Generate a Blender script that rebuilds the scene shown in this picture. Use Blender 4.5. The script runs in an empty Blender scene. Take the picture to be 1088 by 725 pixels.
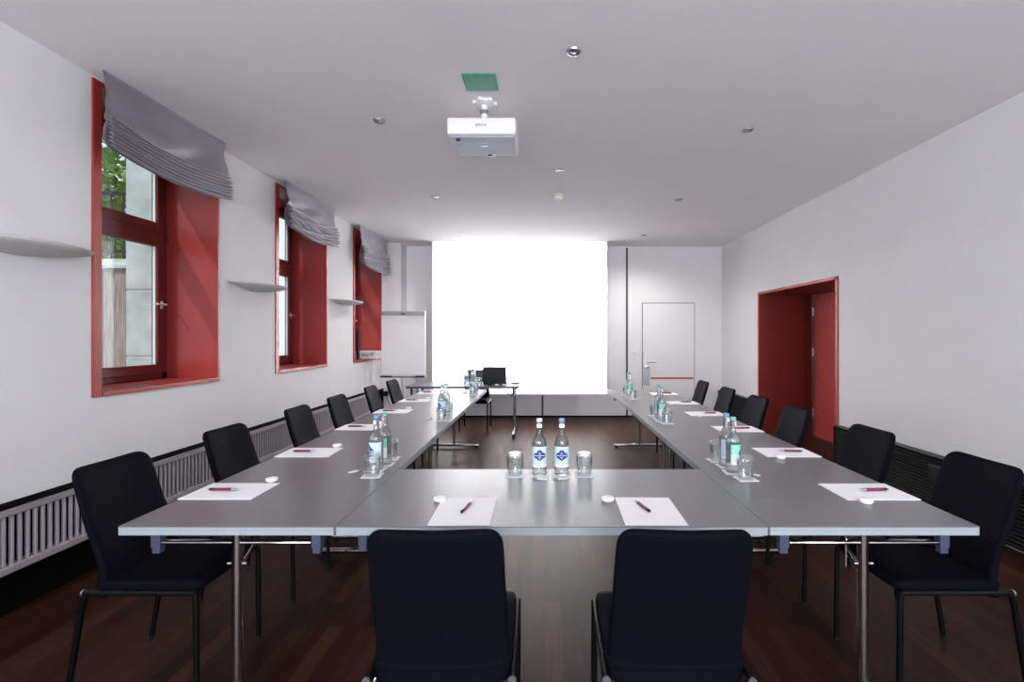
import bpy, bmesh, math, random
from mathutils import Vector, Matrix, noise
random.seed(7)
C = bpy.context.scene
COL = C.collection
PI = math.pi
R = math.radians

# ------------------------------------------------------------------ camera
cam = bpy.data.cameras.new('camera')
cam.sensor_width = 36.0
cam.lens = 531.0 / 1088.0 * 36.0
cam.shift_x = -35.0 / 1088.0
cam.shift_y = -4.5 / 1088.0
cam.clip_start = 0.05
camo = bpy.data.objects.new('camera', cam)
COL.objects.link(camo)
camo.location = (0, 0, 1.44)
camo.rotation_euler = (R(90), 0, 0)
C.camera = camo

# ------------------------------------------------------------------ view / exposure
C.view_settings.view_transform = 'Standard'
C.view_settings.look = 'None'
C.view_settings.gamma = 1.0
C.view_settings.use_curve_mapping = False
C.view_settings.exposure = 0.30
C.cycles.use_denoising = True
C.cycles.max_bounces = 14
C.cycles.diffuse_bounces = 6
C.cycles.glossy_bounces = 5
C.cycles.transmission_bounces = 12
C.cycles.transparent_max_bounces = 16
C.cycles.sample_clamp_indirect = 6.0
C.cycles.caustics_reflective = False
C.cycles.caustics_refractive = False

# ------------------------------------------------------------------ room numbers (metres)
XL, XR = -2.81, 3.18          # side walls
YB, YR = 9.0, -2.6            # back wall, rear wall behind the camera
ZC = 3.07                     # ceiling
WIN_Y = [(3.096, 4.30), (5.20, 6.43), (7.31, 8.57)]
WIN_Z = (1.060, 3.05)
REV = 0.46                    # depth of window reveals
DOOR_Y = (5.41, 7.44); DOOR_Z = 2.10; DOOR_D = 0.73
ASSUMED_REAR_WIN = [(-2.3, -0.75), (-0.25, 1.3), (1.75, 2.95)]  # assumed window openings out of view, for the rear fill lamps

# ------------------------------------------------------------------ sky, sun, lights
W = bpy.data.worlds.new('sky'); C.world = W; W.use_nodes = True
nt = W.node_tree; nt.nodes.clear()
sky = nt.nodes.new('ShaderNodeTexSky')
sky.sky_type = 'HOSEK_WILKIE'
sky.sun_direction = Vector((-0.35, -0.55, 0.76)).normalized()
sky.turbidity = 3.0
mixw = nt.nodes.new('ShaderNodeMixRGB'); mixw.inputs[0].default_value = 0.75
mixw.inputs[2].default_value = (0.80, 0.86, 1.0, 1)
bg = nt.nodes.new('ShaderNodeBackground'); bg.inputs[1].default_value = 1.5
wo = nt.nodes.new('ShaderNodeOutputWorld')
nt.links.new(sky.outputs[0], mixw.inputs[1]); nt.links.new(mixw.outputs[0], bg.inputs[0])
nt.links.new(bg.outputs[0], wo.inputs[0])

def lamp(name, kind, loc, rot, energy, color=(1, 1, 1), **kw):
    l = bpy.data.lights.new(name, kind); l.energy = energy; l.color = color
    for k, v in kw.items(): setattr(l, k, v)
    o = bpy.data.objects.new(name, l); COL.objects.link(o)
    o.location = loc; o.rotation_euler = rot
    return o

SUN_E = 1.8
sun = lamp('sun', 'SUN', (-8, -4, 9), (0, 0, 0), SUN_E, (1.0, 0.93, 0.84), angle=R(0.6))
sun.rotation_euler = Vector((0.40, 0.62, -0.70)).to_track_quat('-Z', 'Y').to_euler()
# assumed daylight behind the camera: one fill lamp added outside each assumed window
REAR_FILL_E = 140.0
for (a, b) in ASSUMED_REAR_WIN:
    lamp('assumed_rear_daylight', 'AREA', ((a + b) / 2, YR - 0.50, 1.75), (R(102), 0, 0), REAR_FILL_E * (b - a) / 1.55,  # tilted upwards to brighten the ceiling
         (0.93, 0.96, 1.0), shape='RECTANGLE', size=b - a, size_y=2.2)
# sky portals in the side windows (they guide the sampling of the sky, they give no light of their own)
for (a, b) in WIN_Y:
    o = lamp('sky_portal', 'AREA', (XL - REV - 0.03, (a + b) / 2, (WIN_Z[0] + WIN_Z[1]) / 2), (0, R(-90), 0), 1.0, shape='RECTANGLE', size=1.98, size_y=b - a)
    o.data.cycles.is_portal = True
PROJ_E = 7500.0
FILL_SPOT_E = 24.0

# ------------------------------------------------------------------ materials
def lin(c):
    return tuple(((v / 255.0) / 12.92 if v / 255.0 <= 0.04045 else ((v / 255.0 + 0.055) / 1.055) ** 2.4) for v in c) + (1.0,)

def mat(name, rgb, rough=0.5, metal=0.0, noise_amt=0.0, noise_scale=20.0, bump=0.0, bump_scale=200.0, spec=0.5,
        trans=0.0, ior=1.45, coat=0.0, emit=None, emit_s=0.0, sheen=0.0, stretch=None):
    m = bpy.data.materials.new(name); m.use_nodes = True
    n = m.node_tree; b = n.nodes['Principled BSDF']
    b.inputs['Base Color'].default_value = lin(rgb)
    b.inputs['Roughness'].default_value = rough
    b.inputs['Metallic'].default_value = metal
    b.inputs['Specular IOR Level'].default_value = spec
    b.inputs['IOR'].default_value = ior
    b.inputs['Transmission Weight'].default_value = trans
    b.inputs['Coat Weight'].default_value = coat
    b.inputs['Sheen Weight'].default_value = sheen
    if emit: b.inputs['Emission Color'].default_value = lin(emit); b.inputs['Emission Strength'].default_value = emit_s
    tc = n.nodes.new('ShaderNodeTexCoord')
    src = tc.outputs['Object']
    if stretch:
        mp = n.nodes.new('ShaderNodeMapping'); mp.inputs['Scale'].default_value = stretch
        n.links.new(src, mp.inputs[0]); src = mp.outputs[0]
    if noise_amt > 0:
        t = n.nodes.new('ShaderNodeTexNoise'); t.inputs['Scale'].default_value = noise_scale; t.inputs['Detail'].default_value = 4
        n.links.new(src, t.inputs['Vector'])
        r = n.nodes.new('ShaderNodeValToRGB')
        c = lin(rgb)
        r.color_ramp.elements[0].position = 0.3; r.color_ramp.elements[1].position = 0.7
        r.color_ramp.elements[0].color = tuple(max(0, v * (1 - noise_amt)) for v in c[:3]) + (1,)
        r.color_ramp.elements[1].color = tuple(min(1, v * (1 + noise_amt)) for v in c[:3]) + (1,)
        n.links.new(t.outputs['Fac'], r.inputs[0]); n.links.new(r.outputs[0], b.inputs['Base Color'])
    if bump > 0:
        t2 = n.nodes.new('ShaderNodeTexNoise'); t2.inputs['Scale'].default_value = bump_scale
        n.links.new(src, t2.inputs['Vector'])
        bp = n.nodes.new('ShaderNodeBump'); bp.inputs['Strength'].default_value = bump; bp.inputs['Distance'].default_value = 0.002
        n.links.new(t2.outputs['Fac'], bp.inputs['Height']); n.links.new(bp.outputs[0], b.inputs['Normal'])
    return m

def thin_glass(name, tint=(245, 250, 250), f=0.08):
    m = bpy.data.materials.new(name); m.use_nodes = True
    n = m.node_tree; n.nodes.clear()
    o = n.nodes.new('ShaderNodeOutputMaterial'); t = n.nodes.new('ShaderNodeBsdfTransparent'); g = n.nodes.new('ShaderNodeBsdfGlossy')
    mx = n.nodes.new('ShaderNodeMixShader'); mx.inputs[0].default_value = f
    t.inputs[0].default_value = lin(tint); g.inputs['Roughness'].default_value = 0.02
    n.links.new(t.outputs[0], mx.inputs[1]); n.links.new(g.outputs[0], mx.inputs[2]); n.links.new(mx.outputs[0], o.inputs[0])
    return m

def floor_material():
    m = bpy.data.materials.new('dark_wood_parquet'); m.use_nodes = True
    n = m.node_tree; b = n.nodes['Principled BSDF']; L = n.links.new
    tc = n.nodes.new('ShaderNodeTexCoord')
    mp = n.nodes.new('ShaderNodeMapping'); mp.inputs['Rotation'].default_value = (0, 0, R(90))
    L(tc.outputs['Object'], mp.inputs[0])
    br = n.nodes.new('ShaderNodeTexBrick')
    br.inputs['Scale'].default_value = 1.0
    br.inputs['Brick Width'].default_value = 0.62; br.inputs['Row Height'].default_value = 0.083
    br.inputs['Mortar Size'].default_value = 0.0012; br.inputs['Mortar Smooth'].default_value = 0.1
    br.inputs['Color1'].default_value = (0, 0, 0, 1); br.inputs['Color2'].default_value = (1, 1, 1, 1)
    br.inputs['Mortar'].default_value = (0.0, 0.0, 0.0, 1); br.inputs['Bias'].default_value = 0.0
    br.offset = 0.37; br.offset_frequency = 2
    L(mp.outputs[0], br.inputs[0])
    r = n.nodes.new('ShaderNodeValToRGB')
    e = r.color_ramp.elements
    e[0].position = 0.0; e[0].color = lin((34, 19, 17)); e[1].position = 1.0; e[1].color = lin((62, 38, 30))
    x = e.new(0.45); x.color = lin((46, 27, 23)); x = e.new(0.8); x.color = lin((47, 30, 25))
    L(br.outputs['Color'], r.inputs[0])
    mp2 = n.nodes.new('ShaderNodeMapping'); mp2.inputs['Scale'].default_value = (26, 1.6, 1)
    L(tc.outputs['Object'], mp2.inputs[0])
    nz = n.nodes.new('ShaderNodeTexNoise'); nz.inputs['Scale'].default_value = 2.2; nz.inputs['Detail'].default_value = 7; nz.inputs['Distortion'].default_value = 1.2
    L(mp2.outputs[0], nz.inputs['Vector'])
    rr = n.nodes.new('ShaderNodeMapRange'); rr.inputs[1].default_value = 0.25; rr.inputs[2].default_value = 0.75; rr.inputs[3].default_value = 0.62; rr.inputs[4].default_value = 1.38
    L(nz.outputs['Fac'], rr.inputs[0])
    mm = n.nodes.new('ShaderNodeMixRGB'); mm.blend_type = 'MULTIPLY'; mm.inputs[0].default_value = 1
    L(r.outputs[0], mm.inputs[1]); L(rr.outputs[0], mm.inputs[2])
    L(mm.outputs[0], b.inputs['Base Color'])
    r2 = n.nodes.new('ShaderNodeMapRange'); r2.inputs[3].default_value = 0.34; r2.inputs[4].default_value = 0.48
    L(nz.outputs['Fac'], r2.inputs[0]); L(r2.outputs[0], b.inputs['Roughness'])
    bp = n.nodes.new('ShaderNodeBump'); bp.inputs['Strength'].default_value = 0.25; bp.inputs['Distance'].default_value = 0.001
    L(nz.outputs['Fac'], bp.inputs['Height']); L(bp.outputs[0], b.inputs['Normal'])
    b.inputs['Specular IOR Level'].default_value = 0.26; b.inputs['IOR'].default_value = 1.2; b.inputs['Specular Tint'].default_value = (1.0, 0.80, 0.80, 1)
    return m

def board_material(name, c1, c2, row, rot=0):
    m = bpy.data.materials.new(name); m.use_nodes = True
    n = m.node_tree; b = n.nodes['Principled BSDF']; L = n.links.new
    tc = n.nodes.new('ShaderNodeTexCoord')
    mp = n.nodes.new('ShaderNodeMapping'); mp.inputs['Scale'].default_value = (14, 14, 1.2); L(tc.outputs['Object'], mp.inputs[0])
    nz = n.nodes.new('ShaderNodeTexNoise'); nz.inputs['Scale'].default_value = 3; nz.inputs['Detail'].default_value = 6; L(mp.outputs[0], nz.inputs['Vector'])
    r = n.nodes.new('ShaderNodeValToRGB'); r.color_ramp.elements[0].position = .3; r.color_ramp.elements[1].position = .7
    r.color_ramp.elements[0].color = lin(c1); r.color_ramp.elements[1].color = lin(c2)
    L(nz.outputs['Fac'], r.inputs[0]); L(r.outputs[0], b.inputs['Base Color']); b.inputs['Roughness'].default_value = .8
    return m

def clear_glass(name, refract, ior, tint):
    m = bpy.data.materials.new(name); m.use_nodes = True
    n = m.node_tree; n.nodes.clear(); L = n.links.new
    o = n.nodes.new('ShaderNodeOutputMaterial'); t = n.nodes.new('ShaderNodeBsdfTransparent'); g = n.nodes.new('ShaderNodeBsdfGlossy')
    t.inputs[0].default_value = lin(tint); g.inputs['Roughness'].default_value = 0.03
    lw = n.nodes.new('ShaderNodeLayerWeight'); lw.inputs['Blend'].default_value = 0.35
    mr = n.nodes.new('ShaderNodeMapRange'); mr.inputs[3].default_value = 0.07; mr.inputs[4].default_value = 0.85; L(lw.outputs['Facing'], mr.inputs[0])
    mx = n.nodes.new('ShaderNodeMixShader'); L(mr.outputs[0], mx.inputs[0]); L(t.outputs[0], mx.inputs[1]); L(g.outputs[0], mx.inputs[2])
    out = mx.outputs[0]
    if refract > 0:
        gl = n.nodes.new('ShaderNodeBsdfGlass'); gl.inputs['IOR'].default_value = ior; gl.inputs['Roughness'].default_value = 0.0; gl.inputs[0].default_value = lin(tint)
        m2 = n.nodes.new('ShaderNodeMixShader'); m2.inputs[0].default_value = refract; L(out, m2.inputs[1]); L(gl.outputs[0], m2.inputs[2]); out = m2.outputs[0]
    L(out, o.inputs[0]); return m

M = dict(
    tumbler=clear_glass('clear_tumbler_glass', 0.0, 1.45, (250, 252, 252)),
    bottle=clear_glass('clear_bottle_glass', 0.45, 1.25, (250, 252, 252)),
    wall=mat('white_wall_paint', (229, 228, 230), 0.85, noise_amt=0.012, noise_scale=3, bump=0.15, bump_scale=160),
    ceiling=mat('white_ceiling_paint', (236, 234, 236), 0.9, noise_amt=0.012, noise_scale=2, bump=0.1, bump_scale=160),
    panel=mat('light_grey_partition', (230, 229, 232), 0.55, noise_amt=0.02, noise_scale=2),
    floor=floor_material(),
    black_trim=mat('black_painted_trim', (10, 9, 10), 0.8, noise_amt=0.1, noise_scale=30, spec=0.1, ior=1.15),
    brown_strip=mat('dark_brown_profile', (70, 42, 40), 0.5, noise_amt=0.05),
    red=mat('oxide_red_lacquer', (148, 50, 46), 0.42, noise_amt=0.05, noise_scale=4, coat=0.15),
    red_shaded=mat('shaded_red_lacquer', (118, 36, 32), 0.45, noise_amt=0.05, noise_scale=4),  # darker copy of the red, with the doorway's shade put into the colour
    red_dark=mat('oxide_red_timber', (98, 28, 25), 0.42, noise_amt=0.08, noise_scale=12),
    blind=mat('grey_satin_cloth', (98, 92, 105), 0.40, noise_amt=0.05, noise_scale=300, bump=0.3, bump_scale=900, sheen=0.4),
    black_fabric=mat('black_upholstery', (13, 13, 20), 0.62, noise_amt=0.12, noise_scale=500, bump=0.2, bump_scale=900, sheen=0.0, spec=0.10, ior=1.18),
    black_metal=mat('black_powder_coat', (8, 8, 10), 0.38, noise_amt=0.05, noise_scale=90, spec=0.4, ior=1.3),
    chrome=mat('polished_chrome', (205, 203, 205), 0.12, metal=1.0, noise_amt=0.02, noise_scale=40),
    steel=mat('brushed_steel', (170, 172, 178), 0.3, metal=0.9, noise_amt=0.05, noise_scale=80),
    laminate=mat('grey_laminate', (112, 111, 114), 0.30, noise_amt=0.03, noise_scale=400, spec=0.55, bump=0.05, bump_scale=500),
    laminate_dark=mat('slate_laminate', (78, 81, 90), 0.30, noise_amt=0.03, noise_scale=400, spec=0.55),
    edge=mat('light_grey_edge_band', (150, 158, 163), 0.35, noise_amt=0.02, noise_scale=50),
    bracket=mat('slate_grey_plastic', (64, 70, 90), 0.45, noise_amt=0.04, noise_scale=60),
    black_plastic=mat('black_plastic', (18, 18, 20), 0.4, noise_amt=0.05, noise_scale=60),
    white_plastic=mat('white_plastic', (232, 231, 232), 0.4, noise_amt=0.01, noise_scale=30),
    white_paper=mat('white_paper', (244, 242, 245), 0.7, noise_amt=0.008, noise_scale=60),
    grey_plastic=mat('blue_grey_plastic', (172, 178, 194), 0.45, noise_amt=0.02, noise_scale=30),
    screen=mat('projection_screen_cloth', (240, 240, 241), 0.9, noise_amt=0.004, noise_scale=200),
    radiator=mat('grey_radiator_enamel', (150, 143, 149), 0.4, noise_amt=0.03, noise_scale=30),
    radiator_dark=mat('dark_grey_enamel', (92, 84, 86), 0.5, noise_amt=0.03, noise_scale=30),
    burgundy=mat('burgundy_plastic', (112, 34, 62), 0.3, noise_amt=0.04, noise_scale=60),
    sconce=mat('plaster_grey_white', (196, 193, 193), 0.7, noise_amt=0.02, noise_scale=30),
    green_glass=mat('green_tinted_panel', (84, 158, 130), 0.2, noise_amt=0.12, noise_scale=14),
    label_blue=mat('pale_blue_label_paper', (206, 226, 240), 0.5, noise_amt=0.02, noise_scale=80),
    label_green=mat('pale_green_label_paper', (150, 214, 192), 0.5, noise_amt=0.02, noise_scale=80),
    label_pale=mat('pale_mint_label_paper', (204, 232, 226), 0.5, noise_amt=0.02, noise_scale=80),
    label_white=mat('white_label_paper', (236, 244, 248), 0.5, noise_amt=0.02, noise_scale=80),
    emblem=mat('royal_blue_ink', (34, 52, 140), 0.5, noise_amt=0.04, noise_scale=200),
    cap_blue=mat('blue_cap', (112, 150, 190), 0.35, noise_amt=0.03, noise_scale=80),
    cap_green=mat('green_cap', (124, 180, 162), 0.35, noise_amt=0.03, noise_scale=80),
    cap_white=mat('pale_cap', (216, 224, 226), 0.35, noise_amt=0.03, noise_scale=80),
    red_stripe=mat('terracotta_stripe', (168, 82, 62), 0.5, noise_amt=0.04, noise_scale=30),
    dark_ink=mat('dark_grey_ink', (60, 60, 66), 0.5, noise_amt=0.04, noise_scale=30),
    pane=thin_glass('window_glass'),
    concrete=mat('weathered_stone', (190, 196, 192), 0.9, noise_amt=0.22, noise_scale=5, bump=0.5, bump_scale=40),
    planks=board_material('weathered_planks', (128, 116, 108), (176, 166, 158), 0.1),
    soil=mat('outdoor_gravel', (120, 116, 108), 0.95, noise_amt=0.2, noise_scale=30),
    leaf=mat('leaf_green', (120, 152, 70), 0.6, noise_amt=0.45, noise_scale=6),
    iron=mat('black_iron', (24, 24, 24), 0.5, noise_amt=0.1, noise_scale=40),
    lens_black=mat('black_lens', (10, 10, 12), 0.1, noise_amt=0.02, noise_scale=10),
    olive=mat('yellowish_plastic', (214, 208, 182), 0.5, noise_amt=0.03, noise_scale=30),
)

# ------------------------------------------------------------------ mesh helpers
class MB:
    def __init__(s): s.bm = bmesh.new()
    def _xf(s, vs, mtx):
        if mtx is not None: bmesh.ops.transform(s.bm, matrix=mtx, verts=vs)
    def box(s, x0, x1, y0, y1, z0, z1, bev=0.0, seg=2, mtx=None):
        v = bmesh.ops.create_cube(s.bm, size=1.0)['verts']
        bmesh.ops.transform(s.bm, matrix=Matrix.Translation(((x0 + x1) / 2, (y0 + y1) / 2, (z0 + z1) / 2)) @ Matrix.Diagonal((abs(x1 - x0), abs(y1 - y0), abs(z1 - z0), 1)), verts=v)
        if bev > 0:
            es = list({e for w in v for e in w.link_edges})
            r = bmesh.ops.bevel(s.bm, geom=es, offset=bev, segments=seg, profile=0.5, affect='EDGES')
            v = list({w for f in r['faces'] for w in f.verts} | {w for w in v if w.is_valid})
        s._xf(v, mtx); return s
    def loops(s, rings, cap=True, closed=True):
        bm = s.bm; rv = [[bm.verts.new(p) for p in r] for r in rings]
        n = len(rings[0])
        for i in range(len(rv) - 1):
            for j in range(n if closed else n - 1):
                k = (j + 1) % n
                try: bm.faces.new((rv[i][j], rv[i][k], rv[i + 1][k], rv[i + 1][j]))
                except ValueError: pass
        if cap and closed:
            for r in (rv[0], rv[-1]):
                try: bm.faces.new(r)
                except ValueError: pass
        return s
    def tube(s, pts, r, n=12, cap=True):
        pts = [Vector(p) for p in pts]; rad = r if isinstance(r, (list, tuple)) else [r] * len(pts)
        rings = []; u = None
        for i, p in enumerate(pts):
            d = (pts[min(i + 1, len(pts) - 1)] - pts[max(i - 1, 0)]).normalized()
            if u is None: u = d.orthogonal().normalized()
            else: u = (u - d * u.dot(d)).normalized()
            w = d.cross(u)
            rings.append([p + (u * math.cos(a) + w * math.sin(a)) * rad[i] for a in [2 * PI * k / n for k in range(n)]])
        return s.loops(rings, cap)
    def lathe(s, prof, n=24, c=(0, 0, 0), cap=True, a0=0, a1=2 * PI):
        full = abs(a1 - a0 - 2 * PI) < 1e-6
        m = n if full else n + 1
        rings = [[(c[0] + r * math.cos(a), c[1] + r * math.sin(a), c[2] + z) for a in [a0 + (a1 - a0) * k / n for k in range(m)]] for r, z in prof]
        return s.loops(rings, cap and full, full)
    def fan(s, pts):
        s.bm.faces.new([s.bm.verts.new(p) for p in pts]); return s
    def prism(s, pts2, z0, z1, plane='xy'):
        f = {'xy': lambda a, b, c: (a, b, c), 'xz': lambda a, b, c: (a, c, b), 'yz': lambda a, b, c: (c, a, b)}[plane]
        return s.loops([[f(a, b, z0) for a, b in pts2], [f(a, b, z1) for a, b in pts2]])
    def build(s, name, material, parent=None, smooth=False, loc=None, subsurf=0):
        bmesh.ops.recalc_face_normals(s.bm, faces=s.bm.faces[:])
        me = bpy.data.meshes.new(name); s.bm.to_mesh(me); s.bm.free()
        me.materials.append(material)
        if smooth:
            me.polygons.foreach_set('use_smooth', [True] * len(me.polygons))
            try: me.set_sharp_from_angle(angle=R(38))
            except Exception: pass
        o = bpy.data.objects.new(name, me); COL.objects.link(o)
        if parent is not None: o.parent = parent
        if loc is not None: o.location = loc
        if subsurf:
            md = o.modifiers.new('smooth', 'SUBSURF'); md.levels = subsurf; md.render_levels = subsurf
        return o

def tag(o, label=None, cat=None, group=None, kind=None):
    if label: o['label'] = label
    if cat: o['category'] = cat
    if group: o['group'] = group
    if kind: o['kind'] = kind
    return o

def empty(name, loc=(0, 0, 0), rz=0.0, label=None, cat=None, group=None, kind=None):
    o = bpy.data.objects.new(name, None); COL.objects.link(o); o.empty_display_size = 0.1
    o.location = loc; o.rotation_euler = (0, 0, rz)
    return tag(o, label, cat, group, kind)

def copy_tree(o, parent=None):
    c = o.copy(); COL.objects.link(c); c.parent = parent
    for ch in list(o.children): copy_tree(ch, c)
    return c

def struct(name, mb, material, **k):
    o = mb.build(name, material, **k); o['kind'] = 'structure'
    return o

# ------------------------------------------------------------------ structure
b = MB().box(XL - 0.6, XR + 0.85, YR - 0.3, YB + 0.15, -0.08, 0.0)
struct('floor', b, M['floor'])
b = MB().box(XL - 0.6, XR + 0.85, YR - 0.3, YB + 0.15, ZC, ZC + 0.2)
struct('ceiling', b, M['ceiling'])

# left wall with three openings (solid masonry, 0.46 m thick)
b = MB()
x0, x1 = XL - REV, XL
ys = [YR] + [v for w in WIN_Y for v in w] + [YB]
for i in range(0, len(ys), 2): b.box(x0, x1, ys[i], ys[i + 1], 0, ZC)
for (a, c) in WIN_Y:
    b.box(x0, x1, a, c, 0, WIN_Z[0]); b.box(x0, x1, a, c, WIN_Z[1], ZC)
struct('wall_left', b, M['wall'])

# right wall with deep doorway
b = MB()
b.box(XR, XR + DOOR_D + 0.1, YR, DOOR_Y[0], 0, ZC); b.box(XR, XR + DOOR_D + 0.1, DOOR_Y[1], YB, 0, ZC)
b.box(XR, XR + DOOR_D + 0.1, DOOR_Y[0], DOOR_Y[1], DOOR_Z, ZC)
struct('wall_right', b, M['wall'])

b = MB().box(1.57, XR, YB, YB + 0.15, 0, ZC)
struct('wall_back', b, M['wall'])
b = MB().box(XL, -2.49, 8.65, YB + 0.15, 0, ZC)
struct('wall_back_left', b, M['wall'])
b = MB().box(-2.49, 1.57, YB, YB + 0.15, 0, ZC)
struct('wall_back_centre', b, M['panel'])
# joints of the partition
for i, x in enumerate((-0.045, 1.475)):
    struct('trim_%d' % (i + 1), MB().box(x - 0.016, x + 0.016, YB - 0.012, YB, 0.02, ZC - 0.03), M['brown_strip'])
struct('baseboard_back', MB().box(-2.49, XR, YB - 0.015, YB, 0, 0.022), M['black_trim'])

# rear wall behind the camera, with three assumed tall windows
b = MB(); ys = [XL] + [v for w in ASSUMED_REAR_WIN for v in w] + [XR]
for i in range(0, len(ys), 2): b.box(ys[i], ys[i + 1], YR - 0.25, YR, 0, ZC)
for (a, c) in ASSUMED_REAR_WIN: b.box(a, c, YR - 0.25, YR, 0, 0.6); b.box(a, c, YR - 0.25, YR, 2.9, ZC)
struct('wall_rear', b, M['wall'])
for i, (a, c) in enumerate(ASSUMED_REAR_WIN):
    w = empty('window_%d' % (i + 4), (0, 0, 0), kind='structure')  # assumed, unseen window, numbered on from the side windows
    f = MB()
    for (p, q, r_, t) in ((a, a + .07, .6, 2.9), (c - .07, c, .6, 2.9), (a, c, .6, .68), (a, c, 2.82, 2.9), ((a + c) / 2 - .04, (a + c) / 2 + .04, .6, 2.9)):
        f.box(p, q, YR - .2, YR - .14, r_, t, .004)
    f.build('window_frame', M['red_dark'], w)

# black plinth panels behind the heaters
struct('baseboard_left', MB().box(XL, XL + 0.02, YR, 8.64, 0, 0.545), M['black_trim'])

# ------------------------------------------------------------------ windows on the left
def side_window(idx, y0, y1):
    z0, z1 = WIN_Z
    w = empty('window_%d' % idx, (0, 0, 0), kind='structure')
    xi = XL - REV
    # lining boards of the reveal (lip stands 12 mm proud of the wall)
    t = 0.062
    lip = XL + 0.012
    f = MB()
    f.box(xi - .02, lip, y0, y0 + t, z0, z1, .003)
    f.build('reveal_lining', M['red'], w)
    f = MB(); f.box(xi - .02, lip, y1 - .022, y1, z0, z1, .003); f.build('reveal_lining', M['red'], w)
    f = MB(); f.box(xi - .02, lip, y0 + t, y1 - .022, z1 - .03, z1, .003); f.build('reveal_lining', M['red'], w)
    f = MB(); f.box(xi - .02, lip + .006, y0 + t, y1 - .022, z0, z0 + .03, .004); f.build('window_sill', M['red'], w)
    # outer frame with transom
    a, c = y0 + t, y1 - .022; zb, zt = z0 + .03, z1 - .03
    f = MB()
    fx0, fx1 = xi - .02, xi + .035
    f.box(fx0, fx1, a, a + .06, zb, zt, .004); f.box(fx0, fx1, c - .055, c, zb, zt, .004)
    f.box(fx0, fx1, a, c, zb, zb + .055, .004); f.box(fx0, fx1, a, c, zt - .06, zt, .004)
    f.box(fx0, fx1 + .01, a, c, 2.245, 2.325, .006)
    f.build('window_frame', M['red_dark'], w)
    for (s0, s1) in ((zb + .045, 2.255), (2.315, zt - .05)):
        p, q = a + .05, c - .045
        f = MB(); sx0, sx1 = xi - .005, xi + .05
        f.box(sx0, sx1, p, p + .075, s0, s1, .006); f.box(sx0, sx1, q - .075, q, s0, s1, .006)
        f.box(sx0, sx1, p + .07, q - .07, s0, s0 + .075, .006); f.box(sx0, sx1, p + .07, q - .07, s1 - .065, s1, .006)
        s = f.build('window_sash', M['red_dark'], w)
        g = MB().box(xi + .018, xi + .026, p + .07, q - .07, s0 + .07, s1 - .06); g.build('window_pane', M['pane'], s)
        # light seal line at the inner edge of the glass
        g = MB().box(xi + .012, xi + .032, q - .082, q - .072, s0 + .07, s1 - .06); g.build('glazing_bead', M['white_plastic'], s)
        if s0 < 2:
            h = MB(); yy = q - .038
            h.box(xi + .05, xi + .056, yy - .012, yy + .012, 1.675, 1.74, .003)
            h.tube([(xi + .056, yy, 1.71), (xi + .092, yy, 1.71), (xi + .096, yy - .03, 1.71), (xi + .096, yy - .105, 1.71)], .0085, 10)
            h.build('window_handle', M['olive'], s, smooth=True)
    return w
for i, (a, c) in enumerate(WIN_Y): side_window(i + 1, a, c)

# ------------------------------------------------------------------ doorway on the right
d = empty('door_2', (0, 0, 0), kind='structure')
y0, y1 = DOOR_Y; xb = XR + DOOR_D
f = MB(); f.box(XR - .008, xb, y1 - .03, y1, 0, DOOR_Z, .003); f.build('door_lining', M['red_shaded'], d)
f = MB(); f.box(XR - .008, xb, y0, y0 + .045, 0, DOOR_Z, .003); f.build('door_lining', M['red_shaded'], d)
f = MB(); f.box(XR - .008, xb, y0 + .045, y1 - .03, DOOR_Z - .035, DOOR_Z, .003); f.build('door_lining', M['red_shaded'], d)
f = MB(); f.box(xb - .05, xb + .05, 7.24, y1 - .03, 0, DOOR_Z - .035, .004)
f.box(xb - .05, xb + .05, y0 + .045, 5.62, 0, DOOR_Z - .035, .004); f.box(xb - .05, xb + .05, 5.62, 7.24, 2.045, DOOR_Z - .035, .004)
f.build('door_frame', M['red_dark'], d)
f = MB(); f.box(xb - .03, xb + .03, 5.625, 7.18, 0.01, 2.04, .005); lf = f.build('door_leaf', M['red'], d)
for z in (0.35, 1.22, 1.80):
    MB().tube([(xb - .045, 7.205, z - .06), (xb - .045, 7.205, z + .06)], .010, 10).build('hinge', M['steel'], lf, smooth=True)

f = MB(); f.box(XR - .014, XR - .006, y1 - .03, y1, 0, DOOR_Z, .002); f.box(XR - .014, XR - .006, y0, y0 + .045, 0, DOOR_Z, .002)
f.box(XR - .014, XR - .006, y0, y1, DOOR_Z - .035, DOOR_Z, .002); f.build('edge_trim', M['red'], d)

# ------------------------------------------------------------------ white door in the back wall
d = empty('door_1', (0, 0, 0), kind='structure')
MB().box(1.745, 2.695, YB - .006, YB - .001, 0, 2.055).build('door_seal', M['dark_ink'], d)
MB().box(1.757, 2.683, YB - .02, YB - .004, 0.01, 2.043, .003).build('door_leaf', M['wall'], d)
MB().box(1.735, 2.705, YB - .004, YB, 0, 2.07).build('door_frame', M['wall'], d)
MB().box(1.90, 2.665, YB - .026, YB - .018, .68, .712, .002).build('push_stripe', M['red_stripe'], d)
lk = MB().box(1.768, 1.885, YB - .028, YB - .018, .565, 1.17, .004).build('lock_plate', M['steel'], d)
MB().box(1.770, 1.883, YB - .034, YB - .027, .90, 1.17, .004).build('card_reader', M['white_plastic'], lk)
h = MB(); h.tube([(1.83, YB - .03, .99), (1.83, YB - .085, .99), (1.85, YB - .09, .99), (1.98, YB - .09, .985)], .010, 10)
h.build('door_handle', M['steel'], lk, smooth=True)
MB().lathe([(0.0, 0), (.028, 0), (.028, .012), (0, .014)], 20).build('cylinder_ring', M['chrome'], lk, loc=(1.83, YB - .03, .90)).rotation_euler = (R(90), 0, 0)

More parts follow.
